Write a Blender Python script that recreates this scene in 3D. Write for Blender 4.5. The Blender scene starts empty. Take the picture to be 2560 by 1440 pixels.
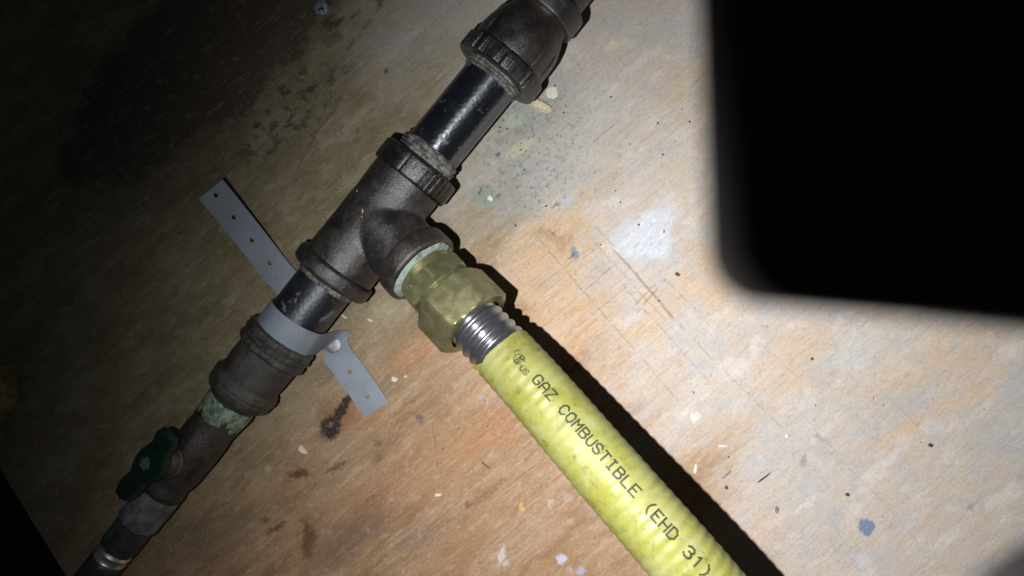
import bpy, math, random
from mathutils import Vector, Matrix, noise
random.seed(7)
sc = bpy.context.scene
C = sc.collection
MM = 0.001
# ------------------------------------------------------------------ camera, world, light, exposure
D = 450.0            # camera height above the board, mm
F = 1800.0           # focal length in photograph pixels (frame 2560 x 1440)
cam = bpy.data.cameras.new('Camera'); camo = bpy.data.objects.new('Camera', cam); C.objects.link(camo)
camo.location = (0, 0, D*MM); camo.rotation_euler = (0, 0, 0)
cam.sensor_width = 36.0; cam.lens = F/2560*36.0
cam.clip_start = 0.004; cam.clip_end = 10
cam.dof.use_dof = True; cam.dof.focus_distance = 0.405; cam.dof.aperture_fstop = 9.4
sc.camera = camo
sc.cycles.max_bounces = 4; sc.cycles.diffuse_bounces = 2; sc.cycles.glossy_bounces = 3; sc.cycles.use_adaptive_sampling = True; sc.cycles.adaptive_threshold = 0.02
sc.render.resolution_x = 1024; sc.render.resolution_y = 576
w = bpy.data.worlds.new('World'); sc.world = w; w.use_nodes = True
w.node_tree.nodes['Background'].inputs['Color'].default_value = (0.75, 0.85, 1.0, 1)
w.node_tree.nodes['Background'].inputs['Strength'].default_value = 0.018
vs = sc.view_settings
vs.view_transform = 'Standard'; vs.look = 'None'; vs.gamma = 1; vs.exposure = 0.0; vs.use_curve_mapping = False
# the torch: one small white LED beside the lens, its beam thrown to the right
LED = Vector((-47, -14, 388))
AIM = Vector((238, -118, 0))
ld = bpy.data.lights.new('torch', 'SPOT'); lo = bpy.data.objects.new('torch', ld); C.objects.link(lo)
lo.location = LED*MM
lo.rotation_euler = (AIM-LED).to_track_quat('-Z', 'Y').to_euler()
ld.energy = 14.9; ld.color = (1.0, 0.985, 0.95); ld.shadow_soft_size = 0.0022
ld.spot_size = math.radians(153); ld.spot_blend = 1.0
ld.use_nodes = True
lt = ld.node_tree; ln = lt.nodes; em = ln['Emission']
tc = ln.new('ShaderNodeTexCoord')
sx = ln.new('ShaderNodeSeparateXYZ'); lt.links.new(tc.outputs['Normal'], sx.inputs[0])
# reflector: the beam is stronger in its middle, which evens out the slanting throw
ab = ln.new('ShaderNodeMath'); ab.operation = 'ABSOLUTE'; lt.links.new(sx.outputs['Z'], ab.inputs[0])
pw = ln.new('ShaderNodeMath'); pw.operation = 'POWER'; pw.inputs[1].default_value = 2.5; lt.links.new(ab.outputs[0], pw.inputs[0])
lt.links.new(pw.outputs[0], em.inputs['Strength'])

# ------------------------------------------------------------------ helpers
def U(px, py, z=0.0):
    """photograph pixel at height z above the board -> millimetres"""
    s = F/(D-z)
    return Vector(((px-1280)/s, (720-py)/s, z))

def obj(name, verts, faces, mat, parent=None, origin=None, smooth=True, bevel=0, sub=0, autosm=None):
    """verts in world mm"""
    o0 = parent_world(parent) if parent else Vector((0, 0, 0))
    if parent is None and origin is not None: o0 = Vector(origin)
    me = bpy.data.meshes.new(name)
    me.from_pydata([tuple((Vector(v)-o0)*MM) for v in verts], [], faces)
    me.update()
    if smooth:
        me.polygons.foreach_set('use_smooth', [True]*len(me.polygons))
        if autosm: me.set_sharp_from_angle(angle=math.radians(autosm))
    me.materials.append(mat)
    o = bpy.data.objects.new(name, me); C.objects.link(o)
    if parent: o.parent = parent
    else: o.location = o0*MM
    if bevel:
        b = o.modifiers.new('bevel', 'BEVEL'); b.width = bevel*MM; b.segments = 3; b.limit_method = 'ANGLE'; b.angle_limit = math.radians(40)
    if sub:
        s_ = o.modifiers.new('sub', 'SUBSURF'); s_.levels = sub; s_.render_levels = sub
    return o
def parent_world(p):
    v = Vector((0, 0, 0))
    while p: v += p.location/MM; p = p.parent
    return v
def tag(o, label=None, cat=None, group=None, kind=None):
    if label: o['label'] = label
    if cat: o['category'] = cat
    if group: o['group'] = group
    if kind: o['kind'] = kind
    return o
def empty(name, loc, label, cat, group=None):
    o = bpy.data.objects.new(name, None); C.objects.link(o); o.location = Vector(loc)*MM; o.empty_display_size = 0.01
    return tag(o, label, cat, group)
def nz(x, y, z, s=1.0): return noise.noise(Vector((x*s, y*s, z*s)))

# ---- node helpers
class NB:
    def __init__(self, name):
        self.m = bpy.data.materials.new(name); self.m.use_nodes = True
        self.t = self.m.node_tree; self.n = self.t.nodes
        self.b = self.n['Principled BSDF']
        self.tc = self.n.new('ShaderNodeTexCoord'); self.co = self.tc.outputs['Object']
    def _in(self, sock, v):
        if v is None: return
        if hasattr(v, 'node'): self.t.links.new(v, sock)
        else:
            if sock.type == 'RGBA' and len(v) == 3: v = (*v, 1)
            sock.default_value = v
    def math(self, op, a, b=None, c=None, clamp=False):
        n = self.n.new('ShaderNodeMath'); n.operation = op; n.use_clamp = clamp
        for i, v in enumerate((a, b, c)): self._in(n.inputs[i], v)
        return n.outputs[0]
    def vmath(self, op, a, b=None):
        n = self.n.new('ShaderNodeVectorMath'); n.operation = op
        self._in(n.inputs[0], a)
        if b is not None:
            if op == 'SCALE': self._in(n.inputs['Scale'], b)
            else: self._in(n.inputs[1], b)
        return n.outputs['Value'] if op in ('DOT_PRODUCT', 'LENGTH', 'DISTANCE') else n.outputs['Vector']
    def noise(self, vec, scale, detail=4, rough=0.55, dist=0.0, col=False):
        n = self.n.new('ShaderNodeTexNoise'); self._in(n.inputs['Vector'], vec)
        n.inputs['Scale'].default_value = scale; n.inputs['Detail'].default_value = detail
        n.inputs['Roughness'].default_value = rough; n.inputs['Distortion'].default_value = dist
        return n.outputs['Color'] if col else n.outputs['Fac']
    def voro(self, vec, scale, feature='F1'):
        n = self.n.new('ShaderNodeTexVoronoi'); n.feature = feature; self._in(n.inputs['Vector'], vec); n.inputs['Scale'].default_value = scale
        return n.outputs['Distance'], n.outputs.get('Color')
    def ramp(self, f, a, b, c=0.0, d=1.0, smooth=True):
        n = self.n.new('ShaderNodeMapRange'); n.interpolation_type = 'SMOOTHSTEP' if smooth else 'LINEAR'
        self._in(n.inputs['Value'], f)
        for k, v in zip(('From Min', 'From Max', 'To Min', 'To Max'), (a, b, c, d)): n.inputs[k].default_value = v
        return n.outputs['Result']
    def mix(self, f, a, b, mode='MIX'):
        n = self.n.new('ShaderNodeMix'); n.data_type = 'RGBA'; n.blend_type = mode
        self._in(n.inputs[0], f); self._in(n.inputs[6], a); self._in(n.inputs[7], b)
        return n.outputs[2]
    def mapping(self, vec, rot=(0, 0, 0), scale=(1, 1, 1), loc=(0, 0, 0)):
        n = self.n.new('ShaderNodeMapping'); self._in(n.inputs['Vector'], vec)
        n.inputs['Rotation'].default_value = rot; n.inputs['Scale'].default_value = scale; n.inputs['Location'].default_value = loc
        return n.outputs[0]
    def bump(self, h, strength=0.3, dist=0.001, prev=None):
        n = self.n.new('ShaderNodeBump'); self._in(n.inputs['Height'], h); n.inputs['Strength'].default_value = strength
        n.inputs['Distance'].default_value = dist
        if prev is not None: self._in(n.inputs['Normal'], prev)
        return n.outputs[0]
    def out(self, color=None, rough=None, metal=None, normal=None, spec=None, **kw):
        for k, v in (('Base Color', color), ('Roughness', rough), ('Metallic', metal), ('Normal', normal), ('Specular IOR Level', spec)):
            self._in(self.b.inputs[k], v) if v is not None else None
        for k, v in kw.items(): self._in(self.b.inputs[k.replace('_', ' ')], v)
        return self.m

# ------------------------------------------------------------------ plywood: worn veneer, stains and scratches
import numpy as np
class Noise2:
    """tileable gradient noise evaluated on arrays"""
    def __init__(self, seed):
        r = np.random.RandomState(seed); a = r.rand(256, 256)*2*np.pi
        self.gx = np.cos(a).astype(np.float32); self.gy = np.sin(a).astype(np.float32)
    def one(self, x, y):
        xi = np.floor(x); yi = np.floor(y); fx = (x-xi).astype(np.float32); fy = (y-yi).astype(np.float32)
        xi = xi.astype(np.int64) & 255; yi = yi.astype(np.int64) & 255; x1 = (xi+1) & 255; y1 = (yi+1) & 255
        u = fx*fx*fx*(fx*(fx*6-15)+10); v = fy*fy*fy*(fy*(fy*6-15)+10)
        d = lambda a, b, px_, py_: self.gx[b, a]*px_+self.gy[b, a]*py_
        n0 = d(xi, yi, fx, fy); n0 = n0+u*(d(x1, yi, fx-1, fy)-n0)
        n1 = d(xi, y1, fx, fy-1); n1 = n1+u*(d(x1, y1, fx-1, fy-1)-n1)
        return n0+v*(n1-n0)
    def fbm(self, x, y, octs=5, rough=0.55):
        s = 0; a = 1.0; t = 0.0
        for k in range(octs):
            s = s+a*self.one(x*2**k+17.3*k, y*2**k+9.1*k); t += a*a; a *= rough
        return s/(0.27*math.sqrt(t))*0.5            # about unit half-range, mean 0
def sstep(x, a, b):
    t = np.clip((x-a)/(b-a), 0, 1); return t*t*(3-2*t)

def build_board():
    dense_x = np.arange(-328, 328.01, 0.62); dense_y = np.arange(-186, 186.01, 0.62)
    xs = np.concatenate([np.arange(-520, -329, 6.0), dense_x, np.arange(334, 521, 6.0)])
    ys = np.concatenate([np.arange(-420, -188, 6.0), dense_y, np.arange(192, 421, 6.0)])
    X, Y = np.meshgrid(xs, ys); X = X.astype(np.float32); Y = Y.astype(np.float32)
    PX = 1280+4*X; PY = 720-4*Y                       # photograph pixels on the board surface
    A = math.radians(40); ca, sa = math.cos(A), math.sin(A)
    G = X*ca+Y*sa; H = -X*sa+Y*ca                     # along / across the grain, mm
    n = [Noise2(100+i) for i in range(16)]
    wx = n[0].fbm(X/26, Y/26, 4, 0.6); wy = n[1].fbm(X/26, Y/26, 4, 0.6)
    fx_ = n[2].fbm(X/3.2, Y/3.2, 3, 0.6); fy_ = n[3].fbm(X/3.2, Y/3.2, 3, 0.6)
    D1 = (PX+26*wx+5*fx_, PY+26*wy+5*fy_); D2 = (PX+5*fx_+2*wx, PY+5*fy_+2*wy); D3 = (PX+2.0*wx+0.8*fx_, PY+2.0*wy+0.8*fy_)
    Hw = H+3.2*wx+0.8*fx_
    st1 = n[4].fbm(G/95, Hw/6.5, 5, 0.62)             # broad grain bands
    st2 = n[5].fbm(G/34, (H+0.8*wx)/1.5, 4, 0.65)     # fibres
    st3 = n[6].fbm(G/16, H/0.85, 3, 0.7)
    big = n[7].fbm(G/95, H/48, 5, 0.6)
    mid = n[8].fbm(G/34, Hw/15, 6, 0.62)
    mot = n[9].fbm(G/9.0, H/4.6, 5, 0.68)
    cloud = n[10].fbm(X/42, Y/34, 5, 0.6)
    tint = n[11].fbm(X/15, Y/13, 5, 0.62)
    spk = n[12].fbm(X/1.9, Y/1.9, 3, 0.7)
    C3 = np.zeros(X.shape+(3,), np.float32)
    def over(f, c):
        nonlocal C3
        c = np.asarray(c, np.float32); C3 = C3+(c-C3)*np.clip(f, 0, 1)[..., None]
    def blob(px, py, rx, ry, ang, inner, outer, P=D1):
        a = math.radians(ang); dx, dy = P[0]-px, P[1]-py
        u = (dx*math.cos(a)+dy*math.sin(a))/rx; v = (-dx*math.sin(a)+dy*math.cos(a))/ry
        return 1-sstep(np.sqrt(u*u+v*v), inner, outer)
    def line(x0, y0, x1, y1, wd, P=D3):
        d = np.array([x1-x0, y1-y0], float); L = float(np.hypot(*d)); d /= L
        u = (P[0]-x0)*d[0]+(P[1]-y0)*d[1]; v = -(P[0]-x0)*d[1]+(P[1]-y0)*d[0]
        t = np.clip(u/L, 0, 1)
        env = sstep(t, 0, 0.12)*(1-sstep(t, 0.85, 1.0))
        return np.exp(-(v/wd)**2)*env
    # bare wood
    C3[:] = (0.42, 0.265, 0.145)
    over(sstep(st1, 0.0, 0.9)*0.75, (0.33, 0.18, 0.085)); over(sstep(-st1, 0.1, 0.9)*0.6, (0.50, 0.35, 0.215))
    over(sstep(mid, 0.1, 0.9)*0.6, (0.35, 0.19, 0.085)); over(sstep(-mid, 0.1, 0.9)*0.5, (0.50, 0.36, 0.23))
    # olive tone of upper left half, flash and lens colour drift painted in
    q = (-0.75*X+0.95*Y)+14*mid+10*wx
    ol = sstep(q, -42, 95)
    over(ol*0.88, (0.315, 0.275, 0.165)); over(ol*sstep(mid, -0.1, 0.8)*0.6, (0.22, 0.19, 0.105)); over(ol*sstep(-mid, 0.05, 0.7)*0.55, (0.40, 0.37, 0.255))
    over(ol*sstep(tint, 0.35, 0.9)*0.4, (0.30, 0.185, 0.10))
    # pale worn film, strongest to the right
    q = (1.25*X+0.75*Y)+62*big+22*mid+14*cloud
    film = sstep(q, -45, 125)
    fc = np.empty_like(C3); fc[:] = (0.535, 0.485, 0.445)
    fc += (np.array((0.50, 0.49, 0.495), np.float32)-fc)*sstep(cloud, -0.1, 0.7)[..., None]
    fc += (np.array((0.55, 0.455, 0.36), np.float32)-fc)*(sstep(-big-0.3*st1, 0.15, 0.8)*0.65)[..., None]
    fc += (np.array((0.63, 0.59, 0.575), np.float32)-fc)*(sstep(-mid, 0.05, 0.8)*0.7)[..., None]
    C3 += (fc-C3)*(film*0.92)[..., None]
    for b in [
        (1335, 350, 150, 210, 25, (0.36, 0.372, 0.355), 0.70, 0.35, 1.25),
        (1290, 470, 70, 110, 20, (0.27, 0.29, 0.295), 0.6, 0.2, 1.2),
        (1330, 280, 80, 60, 0, (0.30, 0.325, 0.305), 0.55, 0.2, 1.2),
        (1510, 330, 230, 130, -40, (0.485, 0.48, 0.465), 0.5, 0.3, 1.3),
        (1720, 210, 120, 90, -45, (0.50, 0.40, 0.27), 0.6, 0.3, 1.2),
        (1640, 90, 110, 60, -45, (0.41, 0.42, 0.39), 0.5, 0.3, 1.2),
        (1700, 420, 90, 40, -40, (0.53, 0.45, 0.33), 0.5, 0.3, 1.2),
        (1380, 640, 166, 120, -35, (0.60, 0.50, 0.36), 0.5, 0.75, 1.08),
        (1380, 640, 150, 105, -35, (0.53, 0.335, 0.165), 0.66, 0.55, 1.12),
        (1430, 790, 140, 90, -40, (0.56, 0.365, 0.185), 0.68, 0.4, 1.2),
        (1620, 800, 150, 60, -40, (0.57, 0.40, 0.23), 0.6, 0.4, 1.2),
        (1770, 690, 80, 120, -30, (0.57, 0.395, 0.245), 0.65, 0.4, 1.2),
        (1500, 700, 60, 90, -40, (0.47, 0.425, 0.40), 0.6, 0.3, 1.2),
        (1530, 900, 120, 60, -40, (0.52, 0.40, 0.31), 0.5, 0.3, 1.2),
        (1960, 900, 160, 70, -40, (0.58, 0.44, 0.32), 0.72, 0.5, 1.12),
        (2140, 875, 110, 45, -38, (0.545, 0.56, 0.585), 0.65, 0.4, 1.2),
        (2290, 910, 160, 55, -33, (0.59, 0.44, 0.31), 0.72, 0.5, 1.1),
        (2440, 960, 150, 34, -35, (0.60, 0.46, 0.32), 0.7, 0.5, 1.1),
        (2270, 1060, 200, 24, -35, (0.585, 0.43, 0.31), 0.72, 0.4, 1.2),
        (2230, 1010, 130, 60, -35, (0.42, 0.41, 0.395), 0.6, 0.4, 1.2),
        (2480, 1080, 120, 60, -35, (0.44, 0.43, 0.42), 0.5, 0.4, 1.2),
        (2000, 1060, 170, 80, -35, (0.47, 0.475, 0.50), 0.55, 0.4, 1.2),
        (2060, 1150, 80, 40, -35, (0.41, 0.42, 0.42), 0.5, 0.3, 1.2),
        (1860, 1180, 120, 70, -35, (0.465, 0.465, 0.47), 0.5, 0.3, 1.2),
        (1900, 1340, 110, 45, -35, (0.57, 0.43, 0.31), 0.65, 0.4, 1.15),
        (2330, 1290, 160, 26, -35, (0.56, 0.43, 0.32), 0.45, 0.4, 1.2),
        (2050, 1310, 90, 40, -35, (0.45, 0.455, 0.50), 0.55, 0.4, 1.2),
        (1100, 1150, 160, 90, -38, (0.45, 0.24, 0.10), 0.5, 0.4, 1.2),
        (1210, 1080, 110, 60, -38, (0.47, 0.235, 0.095), 0.5, 0.3, 1.2),
        (900, 1030, 70, 60, -60, (0.47, 0.22, 0.07), 0.75, 0.4, 1.15),
        (930, 1250, 110, 50, -40, (0.38, 0.195, 0.08), 0.55, 0.4, 1.2),
        (870, 1345, 130, 60, -40, (0.235, 0.14, 0.10), 0.7, 0.4, 1.2),
        (850, 1190, 140, 40, -38, (0.44, 0.32, 0.19), 0.5, 0.4, 1.2),
        (1030, 880, 120, 50, -38, (0.51, 0.24, 0.09), 0.6, 0.3, 1.2),
        (1150, 1380, 150, 70, -38, (0.43, 0.25, 0.12), 0.5, 0.3, 1.2),
        (1050, 1350, 60, 40, -38, (0.31, 0.20, 0.15), 0.6, 0.3, 1.2),
        (1330, 1330, 130, 70, -38, (0.46, 0.33, 0.24), 0.5, 0.3, 1.2),
        (560, 1330, 120, 60, -38, (0.22, 0.18, 0.10), 0.5, 0.3, 1.2),
        (700, 1000, 90, 120, -30, (0.40, 0.33, 0.21), 0.5, 0.3, 1.2),
        (960, 785, 80, 45, -38, (0.45, 0.39, 0.27), 0.65, 0.3, 1.2),
        (600, 600, 60, 100, 40, (0.25, 0.185, 0.075), 0.5, 0.3, 1.2),
        (860, 330, 150, 16, -38, (0.44, 0.43, 0.32), 0.6, 0.3, 1.2),
        (905, 120, 110, 12, -46, (0.40, 0.40, 0.34), 0.6, 0.3, 1.2),
        (1060, 150, 110, 70, -40, (0.36, 0.335, 0.23), 0.5, 0.3, 1.2),
        ]: over(blob(*b[:5], b[7], b[8])*b[6]*(0.72 if b[0] > 1800 else 0.9), b[5])
    # darker stained veneer at top left, with its hard diagonal border
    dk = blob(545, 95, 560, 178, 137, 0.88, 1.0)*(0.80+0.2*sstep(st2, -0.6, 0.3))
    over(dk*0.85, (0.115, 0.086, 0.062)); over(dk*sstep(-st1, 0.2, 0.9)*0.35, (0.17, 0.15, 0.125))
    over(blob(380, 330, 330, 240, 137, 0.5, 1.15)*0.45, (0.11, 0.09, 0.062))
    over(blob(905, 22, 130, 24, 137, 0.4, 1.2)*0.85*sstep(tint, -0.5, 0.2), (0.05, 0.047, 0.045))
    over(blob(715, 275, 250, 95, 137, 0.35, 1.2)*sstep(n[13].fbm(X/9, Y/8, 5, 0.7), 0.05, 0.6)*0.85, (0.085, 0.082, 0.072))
    # fibres and mottling
    fk = 1-0.4*film
    over(sstep(-st2, 0.15, 1.0)*0.22*fk, (0.15, 0.095, 0.058)); over(sstep(st2, 0.35, 1.1)*0.26, (0.66, 0.59, 0.51))
    over(sstep(-st3, 0.25, 1.0)*0.14*fk, (0.13, 0.085, 0.055)); over(sstep(mot, 0.25, 1.0)*0.24*fk, (0.24, 0.20, 0.165)); over(sstep(-mot, 0.3, 1.0)*0.22, (0.66, 0.59, 0.52))
    over(sstep(tint, 0.1, 0.9)*film*0.5, (0.43, 0.44, 0.468)); over(sstep(-tint, 0.25, 0.9)*film*0.28, (0.57, 0.455, 0.36))
    # short open pores and hairline checks along the grain
    ck = n[14].fbm(G/11, H/0.55, 2, 0.6); over(sstep(ck, 0.62, 0.95)*sstep(n[15].fbm(X/30, Y/30, 3, 0.6), -0.2, 0.5)*0.5*fk, (0.15, 0.10, 0.07))
    for b in [
        (1620, 590, 105, 60, -42, (0.55, 0.59, 0.675), 0.85, 0.55, 1.12, D1),
        (1560, 570, 60, 36, -42, (0.52, 0.545, 0.61), 0.6, 0.3, 1.2, D1),
        (1590, 790, 50, 20, -42, (0.54, 0.52, 0.565), 0.65, 0.3, 1.2, D1),
        (1440, 1240, 26, 18, 0, (0.5, 0.46, 0.44), 0.4, 0.3, 1.2, D1),
        (1215, 492, 44, 34, 30, (0.265, 0.33, 0.285), 0.9, 0.4, 1.15, D2),
        (1200, 478, 5, 14, 10, (0.08, 0.09, 0.08), 0.9, 0.4, 1.15, D2), (1243, 492, 5, 8, 40, (0.08, 0.09, 0.08), 0.8, 0.4, 1.15, D2),
        (1285, 300, 36, 24, -30, (0.42, 0.50, 0.45), 0.75, 0.3, 1.2, D2),
        (1300, 370, 52, 16, -30, (0.52, 0.51, 0.36), 0.8, 0.6, 1.1, D2),
        (1245, 386, 8, 5, 10, (0.06, 0.06, 0.055), 0.9, 0.4, 1.15, D2), (1313, 377, 8, 4, -30, (0.08, 0.08, 0.07), 0.9, 0.4, 1.15, D2),
        (1415, 505, 28, 14, -30, (0.42, 0.49, 0.55), 0.7, 0.4, 1.15, D2),
        (1388, 512, 14, 4, -45, (0.14, 0.16, 0.18), 0.8, 0.4, 1.15, D2),
        (1437, 632, 14, 20, -20, (0.21, 0.255, 0.33), 0.95, 0.6, 1.05, D2), (1430, 640, 20, 3, -45, (0.08, 0.09, 0.12), 0.7, 0.5, 1.1, D2), (1446, 626, 8, 4, -10, (0.6, 0.62, 0.68), 0.8, 0.5, 1.1, D2),
        (1385, 590, 34, 20, 20, (0.36, 0.22, 0.095), 0.5, 0.5, 1.15, D1), (1383, 583, 12, 3, 55, (0.26, 0.16, 0.06), 0.8, 0.5, 1.1, D2),
        (745, 1178, 42, 20, -15, (0.15, 0.055, 0.018), 0.9, 0.3, 1.15, D1),
        (780, 1345, 24, 66, 10, (0.17, 0.065, 0.025), 0.8, 0.3, 1.2, D1),
        (840, 1170, 40, 8, -25, (0.18, 0.085, 0.04), 0.7, 0.3, 1.2, D2), (855, 1158, 12, 5, 0, (0.14, 0.07, 0.035), 0.7, 0.3, 1.2, D2),
        (690, 1320, 34, 10, -35, (0.09, 0.065, 0.04), 0.8, 0.3, 1.2, D2), (665, 1300, 14, 12, 0, (0.12, 0.12, 0.08), 0.7, 0.3, 1.2, D2),
        (945, 1108, 12, 9, 0, (0.16, 0.08, 0.05), 0.6, 0.2, 1.2, D2), (945, 1145, 26, 14, -40, (0.22, 0.10, 0.045), 0.5, 0.2, 1.2, D2),
        (1170, 1262, 11, 11, 0, (0.17, 0.11, 0.085), 0.75, 0.4, 1.15, D2),
        (1050, 1048, 10, 18, -20, (0.16, 0.12, 0.10), 0.7, 0.3, 1.2, D2), (1035, 1036, 20, 8, 20, (0.2, 0.15, 0.12), 0.5, 0.3, 1.2, D2),
        (1302, 1266, 7, 15, -10, (0.66, 0.42, 0.14), 0.9, 0.5, 1.1, D2),
        (1190, 1125, 40, 22, -38, (0.44, 0.20, 0.06), 0.5, 0.3, 1.2, D1), (1260, 1100, 30, 16, -38, (0.46, 0.22, 0.07), 0.5, 0.3, 1.2, D1),
        (2165, 1318, 25, 25, 0, (0.19, 0.255, 0.40), 1.0, 0.84, 0.93, D2),
        (2150, 1332, 12, 4, -30, (0.52, 0.47, 0.44), 0.9, 0.6, 1.1, D2), (2146, 1316, 6, 3, 10, (0.52, 0.47, 0.44), 0.7, 0.6, 1.1, D2),
        (1736, 1042, 16, 16, 0, (0.62, 0.60, 0.63), 0.8, 0.5, 1.1, D2),
        (1403, 1398, 15, 15, 0, (0.52, 0.54, 0.66), 0.9, 0.6, 1.1, D2), (1452, 1428, 13, 11, 0, (0.38, 0.42, 0.60), 0.8, 0.6, 1.1, D2), (1425, 1422, 8, 10, 0, (0.42, 0.46, 0.60), 0.6, 0.5, 1.1, D2),
        (1254, 1388, 9, 32, 10, (0.60, 0.57, 0.57), 0.85, 0.4, 1.15, D2), (1266, 1408, 7, 10, 10, (0.60, 0.57, 0.57), 0.8, 0.4, 1.15, D2),
        (1375, 1260, 9, 12, 0, (0.60, 0.56, 0.52), 0.6, 0.4, 1.1, D2),
        (1210, 1000, 22, 8, 40, (0.44, 0.36, 0.37), 0.8, 0.4, 1.1, D2), (1212, 1003, 8, 3, 40, (0.14, 0.10, 0.10), 0.7, 0.4, 1.1, D2),
        (670, 1172, 9, 9, 0, (0.48, 0.47, 0.40), 0.8, 0.6, 1.1, D2),
        (2010, 1150, 9, 22, 15, (0.30, 0.29, 0.275), 0.75, 0.3, 1.2, D2), (2050, 1095, 26, 7, 20, (0.31, 0.30, 0.285), 0.75, 0.3, 1.2, D2), (2030, 1088, 12, 10, 0, (0.5, 0.5, 0.5), 0.6, 0.3, 1.2, D2),
        (2080, 930, 22, 12, -30, (0.36, 0.35, 0.33), 0.5, 0.3, 1.2, D2), (2425, 1270, 10, 8, 0, (0.29, 0.285, 0.27), 0.75, 0.4, 1.15, D2), (2440, 1255, 24, 6, -60, (0.34, 0.33, 0.31), 0.5, 0.4, 1.15, D2),
        (2340, 1065, 26, 16, -30, (0.48, 0.50, 0.54), 0.7, 0.5, 1.15, D2), (1760, 1240, 14, 6, -50, (0.3, 0.3, 0.3), 0.6, 0.4, 1.15, D2),
        (2160, 1405, 24, 20, 0, (0.55, 0.56, 0.62), 0.6, 0.5, 1.15, D2),
        (965, 178, 7, 7, 0, (0.07, 0.04, 0.02), 0.85, 0.4, 1.1, D2),
        ]: over(blob(*b[:5], b[7], b[8], b[9])*b[6], b[5])
    # whitish and dark streaks dragged through the blue grey paint along the grain
    over(blob(1620, 590, 100, 58, -42, 0.5, 1.1)*sstep(n[3].fbm(G/7, H/1.3, 3, 0.6), 0.3, 0.9)*0.55, (0.78, 0.79, 0.84))
    over(blob(1620, 590, 100, 58, -42, 0.5, 1.1)*sstep(n[2].fbm(G/8, H/1.6, 3, 0.6), 0.45, 1.0)*0.5, (0.33, 0.33, 0.37))
    # the scorched mark below the strap
    br = np.maximum(blob(856, 1020, 46, 14, -62, 0.6, 1.15, D2), blob(828, 1068, 28, 36, 8, 0.6, 1.12, D2))
    br = br*(1-0.75*blob(827, 1062, 8, 10, 0, 0.4, 1.2, D2))*(0.8+0.2*sstep(spk, -0.8, -0.1))
    over(blob(850, 1045, 48, 62, -30, 0.3, 1.2)*0.55, (0.30, 0.11, 0.05)); over(br, (0.028, 0.010, 0.012))
    # scratches: dark line with a bruised pale lip
    br_ = sstep(n[1].fbm(X/9, Y/9, 3, 0.6), -0.75, 0.25)
    depth = np.zeros_like(X)
    for s in [(1325, 572, 1600, 890, 2.6, .6), (1450, 592, 1800, 985, 2.6, .6), (1466, 585, 1700, 842, 1.8, .5), (1524, 612, 1722, 838, 3.4, .75), (1722, 838, 1985, 1100, 2.6, .6),
              (1482, 562, 1545, 622, 2.2, .5), (1660, 690, 1790, 830, 2.0, .45), (1600, 890, 1700, 1010, 2.0, .45), (1305, 745, 1520, 590, 2.0, .5), (1320, 770, 1560, 560, 1.8, .4),
              (1345, 830, 1545, 655, 2.0, .5), (1400, 850, 1600, 690, 1.8, .4), (1560, 790, 1625, 725, 2.4, .6), (1585, 790, 1672, 690, 2.8, .6), (1620, 725, 1672, 690, 2.2, .5), (1655, 690, 1720, 760, 2.0, .45),
              (1250, 1235, 1345, 1155, 2.2, .7), (1180, 1400, 1300, 1300, 2.0, .4), (1000, 1380, 1180, 1230, 2.0, .35), (2150, 1190, 2330, 1400, 2.0, .4), (1890, 1120, 2170, 1390, 1.8, .4), (2030, 1090, 2250, 1290, 1.8, .35), (2160, 930, 2440, 1215, 1.8, .4),
              (1880, 840, 2010, 960, 2.2, .5), (1078, 1045, 1095, 1180, 2.6, .45), (2470, 800, 2502, 850, 3, .7), (2380, 850, 2480, 770, 2.0, .5), (1930, 960, 2080, 1120, 1.8, .4), (2100, 1260, 2200, 1340, 1.8, .4),
              (860, 130, 935, 45, 6, .75), (780, 340, 850, 262, 5, .75), (740, 430, 785, 340, 4, .6), (1690, 250, 1780, 170, 2, .4), (1480, 360, 1560, 290, 2.2, .5), (1540, 400, 1650, 320, 1.8, .4), (1620, 330, 1760, 210, 1.8, .35),
              (1505, 470, 1700, 320, 1.6, .35), (1700, 500, 1775, 430, 2, .4), (1560, 540, 1720, 420, 1.6, .3), (1860, 1000, 1900, 1040, 1.8, .4), (1640, 1050, 1700, 1100, 1.6, .3)]:
        f = line(*s[:4], s[4]*0.8)*br_
        over(f*s[5]*(0.85 if max(s[0], s[2]) < 1790 else 0.5), (0.17, 0.11, 0.07)); depth = np.maximum(depth, f*s[5])
        d = np.array([s[2]-s[0], s[3]-s[1]], float); d /= np.hypot(*d); o = s[4]*1.7
        over(line(s[0]-d[1]*o, s[1]+d[0]*o, s[2]-d[1]*o, s[3]+d[0]*o, s[4]*0.9)*br_*0.12, (0.72, 0.63, 0.53))
    # dirt grains ground into the dusty patch, and dust
    gd = blob(1330, 370, 170, 220, 25, 0.3, 1.2)
    g1 = n[11].one(X/2.3+50, Y/2.3); over(sstep(g1, 0.36, 0.50)*(0.10+0.75*gd), (0.10, 0.10, 0.095)); over(gd*sstep(n[13].fbm(X/5, Y/5, 4, 0.7), 0.2, 0.8)*0.5, (0.20, 0.215, 0.215))
    g2 = n[12].one(X/2.9+9, Y/2.9+31); over(sstep(g2, 0.56, 0.66)*0.35, (0.70, 0.66, 0.60))
    over(sstep(spk, 0.2, 1.1)*0.18, (0.10, 0.085, 0.065)); over(sstep(-spk, 0.2, 1.1)*0.12, (0.72, 0.67, 0.60))
    C3 = 0.46*(np.maximum(C3, 0.002)/0.46)**1.2; lum = C3.mean(-1, keepdims=True); C3 = lum+0.86*(C3-lum)
    Zr = 0.025*st2+0.02*st3+0.10*mid-0.16*depth
    ny, nx = X.shape
    co = np.empty((ny*nx, 3), np.float32); co[:, 0] = X.ravel()*MM; co[:, 1] = Y.ravel()*MM; co[:, 2] = (Zr.ravel()-0.12)*MM
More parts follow.
